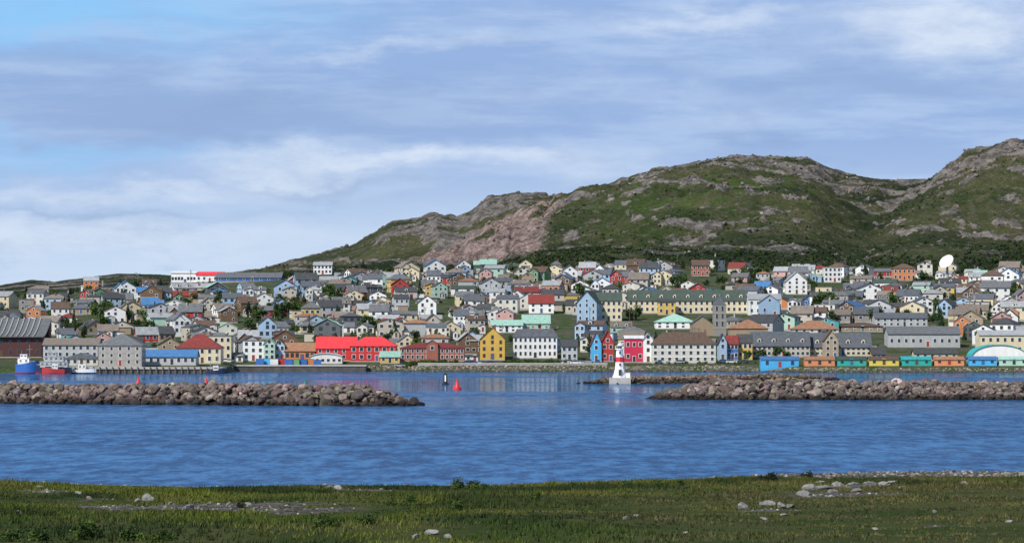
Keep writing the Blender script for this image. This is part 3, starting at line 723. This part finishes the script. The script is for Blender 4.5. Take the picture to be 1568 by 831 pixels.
for k,c in enumerate(['blue','sky','white','red','blue','green','blue','orange','blue']):
    B=MB(); B.box(-1.5,1.5,-1.2,1.2,0,2.4,W[c])
    for i in range(8): B.box(-1.4+i*.38,-1.25+i*.38,-1.25,-1.2,.15,2.25,W[c])
    B.box(-1.55,1.55,-1.27,1.22,2.402,2.5,TRD); px=398+k*11; dd=1404+random.uniform(-2,3)
    B.obj('shipping_container',(X(px,dd),dd,groundZ(px,dd)),random.uniform(-.1,.1))

# ---------------------------------------------------------------- quay
B=MB(); BLK=mat('dark_quay',(.07,.065,.06),.9,.4,.5)
x0,x1=X(60,1305),X(338,1305)
B.box(x0,x1,1300,1312,-2,1.6,BLK); B.box(x0-.3,x1+.3,1299.6,1330,1.603,2.2,CON)
for i in range(30):
    x=x0+(x1-x0)*i/29; B.cyl(x,1299.3,-2,2.5,.22,.2,7,WOOD)
B.obj('harbour_quay')
B=MB(); x0,x1=X(330,1385),X(560,1385); B.box(x0,x1,1386,1398,-2,2.0,BLK); B.box(x0-.2,x1+.2,1385.7,1402,2.003,2.45,CON); B.obj('harbour_quay')
B=MB(); x0,x1=X(640,1395),X(930,1395); B.box(x0,x1,1394,1394.5,1,3.0,CON); B.box(x0,x1,1393.9,1394.6,3.003,3.15,TR); B.obj('sea_wall')

# ---------------------------------------------------------------- boats
def boat(name,px,d,L,Wd,fb,hull,top,cab,flip=1,red=None):
    B=MB(); n=12; prof=[]
    for i in range(n+1):
        u=i/n; w=Wd/2*min(1,(.75+.5*u) if u<.5 else math.cos((u-.5)*math.pi)**.6 if u<1 else 0.02); w=max(w,.05)
        sh=fb*(1+.45*u*u); x=(u-.5)*L*flip
        prof.append([(x,-w*.55,-.6),(x,-w*.9,.5),(x,-w,sh),(x,w,sh),(x,w*.9,.5),(x,w*.55,-.6)])
    for i in range(n):
        a,b_=prof[i],prof[i+1]
        for j in range(5):
            mm=hull if j in(1,3) else (red or hull) if j in (0,4) else mat('deck',(.3,.25,.2))
            B.face([a[j],b_[j],b_[j+1],a[j+1]],mm)
    B.face(prof[0],hull)
    for (u0,u1,z0,z1,wf) in cab:
        xa,xb=sorted(((u0-.5)*L*flip,(u1-.5)*L*flip)); B.box(xa,xb,-Wd/2*wf,Wd/2*wf,fb+z0,fb+z1,top)
        nw=max(2,int((xb-xa)/1.4))
        for i in range(nw):
            c=xa+(xb-xa)*(i+.5)/nw; B.win('f',c,fb+z0+(z1-z0)*.45,.7,(z1-z0)*.3,xa,xb,-Wd/2*wf,Wd/2*wf,top,GL)
        B.box(xa-.15,xb+.15,-Wd/2*wf-.15,Wd/2*wf+.15,fb+z1+.002,fb+z1+.12,top)
    B.cyl(.1*L*flip,0,fb,fb+7,.12,.06,6,STEEL); B.cyl(-.25*L*flip,0,fb,fb+5,.1,.05,6,STEEL)
    B.box(.1*L*flip-1,.1*L*flip+1,-.04,.04,fb+5.2,fb+5.3,STEEL)
    for s_ in (-1,1):
        B.box(-L*.45,L*.35,s_*Wd*.45-.03,s_*Wd*.45+.03,fb+1.0,fb+1.06,TR)
    return B.obj(name,(X(px,d),d,0),0)
HB=mat('hull_blue',(.03,.12,.4),.4,.1); HR=mat('hull_red',(.36,.03,.03),.4,.1); HN=mat('hull_navy',(.02,.03,.07),.4,.1)
boat('trawler',42,1292,8,4,3.4,HB,TR,[(.1,.6,0,2.0,.7),(.2,.5,2.1,3.4,.5)],1,HR)
boat('ferry',82,1288,12.5,6,2.3,HN,W['lgrey'],[(.08,.85,0,2.0,.85),(.2,.75,2.1,3.8,.7),(.4,.66,3.9,5.2,.5)],-1,HR)
boat('red_fishing_boat',82,1282,8,3.2,1.7,HR,TR,[(.3,.55,0,1.8,.6)],-1,HR)
boat('fishing_boat',128,1291,9,3,1.4,TR,TR,[(.3,.6,0,1.9,.6)],1,HN)
boat('fishing_boat',330,1297,7,2.6,1.1,HN,TR,[(.4,.65,0,1.6,.6)],1)

# ---------------------------------------------------------------- lighthouse
d=1000; px=949; zb=1.3; B=MB(); LW=mat('lighthouse_white',(.8,.8,.79),.5,.05); LR=mat('lighthouse_red',(.5,.03,.05),.5,.08)
B.box(-2.9,2.9,-2.5,2.5,-2,.35,CON); B.cyl(0,0,.353,1.0,2.0,1.9,8,LW)
B.cyl(0,0,1.003,3.0,1.75,1.25,8,LW); B.cyl(0,0,3.003,4.6,1.25,1.15,8,LW); B.cyl(0,0,4.603,6.0,1.15,1.05,8,LR); B.cyl(0,0,6.003,8.1,1.05,.92,8,LW)
B.cyl(0,0,8.103,8.3,1.3,1.3,12,LW)
for i in range(12):
    a=i*math.pi/6; B.cyl(1.23*math.cos(a),1.23*math.sin(a),8.3,9.0,.03,.03,5,TR)
B.cyl(0,0,8.99,9.05,1.27,1.27,12,TR)
B.cyl(0,0,8.303,9.2,.6,.6,8,GL); B.cyl(0,0,9.203,9.8,.8,.1,8,LW)
B.box(-.4,.4,-2.0,-1.2,1.0,2.6,mat('door_dark',(.05,.05,.05)))
for z in (3.6,6.9): B.box(-.22,.22,-1.3,-.85,z,z+.7,GL)
B.box(1.5,2.8,-1,1,.35,1.7,LW); B.box(1.45,2.9,-1.1,1.1,1.702,1.85,CON)
B.obj('lighthouse',(X(px,d),d,zb))

# ---------------------------------------------------------------- buoys
def buoy(name,px,d,body,h,style):
    B=MB(); bd=mat('buoy_'+body[0],body[1],.45,.08)
    if style=='cone':
        B.cyl(0,0,-.3,.5,1.0,1.0,16,bd); B.cyl(0,0,.503,h*.65,.75,.25,12,bd); B.cyl(0,0,h*.65+.003,h*.9,.3,.02,10,bd); B.cyl(0,0,h*.9,h,.06,.06,6,bd)
        for a in range(4): B.cyl(.8*math.cos(a*1.57),.8*math.sin(a*1.57),.5,.9,.05,.05,5,STEEL)
    else:
        B.cyl(0,0,-.3,.4,.95,.95,16,bd); B.cyl(0,0,.403,h*.9,.6,.5,14,bd); B.box(-.18,.18,-.66,-.5,.8,h*.8,TR); B.cyl(0,0,h*.9+.003,h,.25,.2,8,bd)
    B.obj(name,(X(px,d),d,0))
RDB=('red',(.6,.03,.03)); 
buoy('red_channel_buoy',700,884,RDB,2.9,'cone'); buoy('black_mooring_buoy',682,985,('black',(.02,.02,.022)),3.1,'can')
buoy('red_channel_buoy',212,930,RDB,3.0,'cone'); buoy('red_channel_buoy',316,900,RDB,3.0,'cone'); buoy('green_channel_buoy',467,880,('green',(.02,.25,.12)),2.4,'cone')

# ---------------------------------------------------------------- foreground
yE=curve([(-400,728),(0,735),(120,740),(300,745),(500,742),(700,742),(850,738),(1000,734),(1200,725),(1400,721),(1568,720),(1968,717)])
def edge(px):
    ze=1.0-.55*sstep(1120,1300,px); return ze,F*(12-ze)/(yE(px)-HY)
def fgZ(px,d):
    px=np.asarray(px,float); d=np.asarray(d,float); px,d=np.broadcast_arrays(px,d)
    ze,de=edge(px); x=X(px,d)
    z=np.interp(d,[0,50,100,165,400],[10.25,7.9,5.3,2.5,1.0])
    t_=np.clip((d-165)/(de-165),0,1); z=np.where(d>165,2.5-(2.5-ze)*t_,z)
    z=z+np.clip(d/150,0,1)*((fbm(x+50,d+50,16,4)-.5)*.9+(fbm(x+5,d+5,3,3)-.5)*.25)*np.clip((de+2-d)/40,0.12,1)
    z=z-np.clip((d-de)/7,0,1)*1.5-np.clip((d-de-7)/10,0,1)*2
    return z
dsf=np.concatenate([np.arange(-30,140,3.),np.arange(140,350,.45)]); pf=np.linspace(-420,1990,700)
Pf,Df=np.meshgrid(pf,dsf); De=np.maximum(Df,150.); Xf=X(Pf,De)
Zf=fgZ(Pf,De); Zn=np.interp(Df,[-30,0,50,100,150],[10.6,10.25,7.9,5.3,3.05]); Zf=np.where(Df<150,Zn,Zf)
grav=np.zeros_like(Xf)
def gpatch(px,py,sx,sd,z=2.0,k=1.):
    d=F*(CH-z)/(py-HY); global grav
    grav=np.maximum(grav,k*np.exp(-((Pf-px)/sx)**2-((Df-d)/sd)**2))
for q in [(340,770,230,12,1.9,.95),(200,762,140,10,1.9,.85),(40,752,90,9,1.4,.8),(1450,800,220,5,2.2,.6),(1300,754,120,6,1.6,.75),(560,748,70,3,1.2,.7),(1180,778,80,3,1.9,.7)]: gpatch(*q)
_,deF=edge(Pf)
bw=4+20*sstep(1120,1280,Pf)
beach=np.clip((Df-deF+bw)/4,0,1)
grav=np.clip(grav*np.clip((fbm(Xf,Df,6,5)-.40)*7,0,1),0,1)
grav=np.maximum(grav,beach*np.where(Df>150,1,0))
m,t=newmat('meadow_ground')
geo=t.n('ShaderNodeNewGeometry').outputs['Position']
na=t.noise(geo,.12,5,.6); nb=t.noise(geo,1.3,5,.7); ncx=t.noise(geo,8.,4,.7)
gcol=t.mix(t.ramp(na,.4,.6),(.03,.05,.008,1),(.06,.07,.018,1))  # dark greens: cloud shade over the foreground is put into the ground colour
gcol=t.mix(t.math('MULTIPLY',t.ramp(nb,.5,.65),.5),gcol,(.075,.062,.03,1))
vor=t.n('ShaderNodeTexVoronoi',{'Vector':geo,'Scale':3.5}).outputs['Color']
gvc=t.mix(.6,(.12,.115,.105,1),t.n('ShaderNodeSeparateXYZ',{0:vor}).outputs[0])
gvc=t.mix(1.,gvc,(.27,.25,.225,1),'MULTIPLY')
gr=t.ramp(t.math('ADD',t.n('ShaderNodeAttribute',attribute_name='grav').outputs['Fac'],t.math('MULTIPLY',t.math('SUBTRACT',ncx,.5),.5)),.3,.55)
cc=t.mix(gr,gcol,gvc)
bp=t.n('ShaderNodeBump',{'Height':t.math('ADD',nb,ncx),'Strength':.8,'Distance':.2}).outputs[0]
b=t.n('ShaderNodeBsdfPrincipled',{'Base Color':cc,'Roughness':.95,'Specular IOR Level':.1,'Normal':bp})
t.n('ShaderNodeOutputMaterial',{0:b.outputs[0]})
a,b_=Xf.shape; id_=np.arange(a*b_).reshape(a,b_)
fq=np.stack([id_[:-1,:-1],id_[:-1,1:],id_[1:,1:],id_[1:,:-1]],-1).reshape(-1,4)
np_obj('meadow_ground',np.stack([Xf,Df,Zf],-1).reshape(-1,3),fq,[m],{'grav':grav.ravel()},smooth=True)
def gravat(px,d):
    i=np.clip(np.searchsorted(dsf,d),0,a-1); j=np.clip(np.searchsorted(pf,px),0,b_-1); return grav[i,j]
n=56000; px=rng.uniform(-300,1870,n); d=150+170*np.sqrt(rng.random(n))
_,de=edge(px); keep=(d<de+1)&(gravat(px,d)<.25+.6*rng.random(n)); px,d=px[keep],d[keep]; n=len(px)
x=X(px,d); z=fgZ(px,d)
nb_=7
dn=fbm(x+7,d*.6+7,14,4); hn=fbm(x+99,d+3,6,3)
hgt=(.10+.26*np.clip(hn*1.8-.4,0,1))*rng.uniform(.6,1.3,n)*np.clip(1.15-.5*sstep(700,1500,px)*(d<250),.45,1.2)*(1-.6*np.clip(gravat(px,d)*2,0,1))
cA=np.array((.032,.062,.009)); cB=np.array((.095,.115,.016)); cC=np.array((.12,.095,.048)); cD=np.array((.016,.032,.009))  # blade colours kept dark to carry the painted cloud shade
side=sstep(600,1450,px+300*(fbm(x,d,30,3)-.5)*2)*sstep(312,250,d)
f1=sstep(.42,.58,dn+.10*np.exp(-((px-900)/300)**2)*(d>210))[:,None]; col=cA*(1-f1)+cB*f1
f2=(np.clip(side*.9+.4*(fbm(x+31,d+8,9,3)>.56),0,1)*rng.uniform(.3,1,n))[:,None]; col=col*(1-f2)+cC*f2
f3=(sstep(.52,.64,fbm(x+400,d*.6+80,10,3))*.85*(1-.5*side))[:,None]; col=col*(1-f3)+cD*f3
col*=rng.uniform(.7,1.35,(n,1))
ang=rng.uniform(0,6.28,(n,nb_)); rad=rng.uniform(0,.35,(n,nb_)); bx=x[:,None]+np.cos(ang)*rad; by=d[:,None]+np.sin(ang)*rad; bz=np.repeat(z[:,None],nb_,1)-.05
wv=rng.uniform(.025,.06,(n,nb_)); la=rng.uniform(0,6.28,(n,nb_)); ll=rng.uniform(.02,.25,(n,nb_)); hh=hgt[:,None]*rng.uniform(.6,1.2,(n,nb_))
wd_=rng.uniform(0,3.14,(n,nb_))
p0=np.stack([bx-np.cos(wd_)*wv,by-np.sin(wd_)*wv,bz],-1); p1=np.stack([bx+np.cos(wd_)*wv,by+np.sin(wd_)*wv,bz],-1); p2=np.stack([bx+np.cos(la)*ll,by+np.sin(la)*ll,bz+hh],-1)
v=np.stack([p0,p1,p2],2).reshape(-1,3); f=np.arange(len(v)).reshape(-1,3)
C=np.repeat(col,nb_*3,0); C=np.concatenate([C,np.ones((len(C),1))],1)
np_obj('meadow_grass',v,f,[attrmat('grass_blades',var=.15,scale=.5)],{'col':C})
n=22000; px=rng.uniform(-300,1870,n); d=rng.uniform(165,335,n); g_=gravat(px,d); z=fgZ(px,d)
keep=(g_>.3+.5*rng.random(n))&(z>-.2); px,d,z=px[keep],d[keep],z[keep]; n=len(px)
scatter('gravel_stones',RV[:5],np.stack([X(px,d),d,z],-1),rng.uniform(.05,.17,n)*(1+1.0*(rng.random(n)>.96))*(1+.5*(d>285)),rcols(n,(.17,.16,.145),.4),RKM)
RVB=rock_variants(6,3,.6,12)
BM=attrmat('granite_boulder',var=.3,scale=3.,bump=.08)
def boulder(px,py,s,z=None,fl=1):
    zz=2.0 if z is None else z
    for _ in range(4):
        d=F*(CH-zz)/(py-HY); zz=float(fgZ(px,d))
    sz=s/2/F*d
    v,f=random.choice(RVB); aa=random.uniform(0,6.28); M=np.array([[math.cos(aa),-math.sin(aa),0],[math.sin(aa),math.cos(aa),0],[0,0,1]])
    vv=(v@M.T)*sz*np.array([1,1,.9*fl]); cb=random.uniform(.17,.29); C=np.ones((len(v),4)); C[:,:3]=np.array((cb,cb*.97,cb*.92))
    o=np_obj('granite_boulder',vv,f,[BM],{'col':C},smooth=False); o.location=(X(px,d),d,zz+sz*.15)
for q in ((658,816,30),(636,820,20),(688,822,18),(975,791,20),(958,794,14),(1138,778,32),(1176,772,30),(1196,777,26),(1210,775,22),(1240,750,30),(1262,748,28),(1283,745,30),(1305,747,32),(1330,745,30),(1352,744,30),(1382,747,24),(1478,741,18),(1230,758,26),(1275,754,24),(1310,752,22),(230,766,34),(210,768,18),(290,778,22),(450,740,18),(505,746,18),(520,748,20),(30,787,18),(262,772,14),(1500,742,14),(1545,800,18),(1170,795,16),(1255,739,16),(1365,739,20),(380,772,14),(840,805,12),(1050,815,12),(1400,765,12),(120,756,14),(60,746,16),(1200,790,14),(1430,785,14),(1340,810,14)):
    boulder(*q)
FB=[shrub_mesh('meadow_shrub_leaves',1.0,[mat('gorse_a',(.035,.065,.012),.9,.4,2),mat('gorse_b',(.06,.10,.015),.9,.4,2)],700,.09) for _ in range(3)]
FD=[shrub_mesh('meadow_shrub_leaves',1.0,[mat('gorse_c',(.014,.022,.01),.9,.4,2)],700,.09) for _ in range(2)]
def sh(px,py,s,L_,zz=1.6):
    for _ in range(4):
        d=F*(CH-zz)/(py-HY); zz=float(fgZ(px,d))
    inst('low_shrub',random.choice(L_),(X(px,d),d,zz),random.uniform(0,6),s/2/F*d)
sh(1176,738,36,FD); sh(1236,732,28,FD); sh(1164,738,20,FD); sh(370,776,18,FD)
for q in ((700,749,34),(725,748,32),(745,750,22),(670,752,22),(630,768,26),(600,771,22),(1010,744,22),(1040,742,20),(960,745,20),(1100,740,22),(880,746,18),(800,748,18),(130,822,60),(60,826,50),(200,825,50),(250,828,40),(20,828,40),(560,805,40),(500,808,40),(700,780,30),(820,765,26)):
    sh(q[0],q[1],q[2],FB)
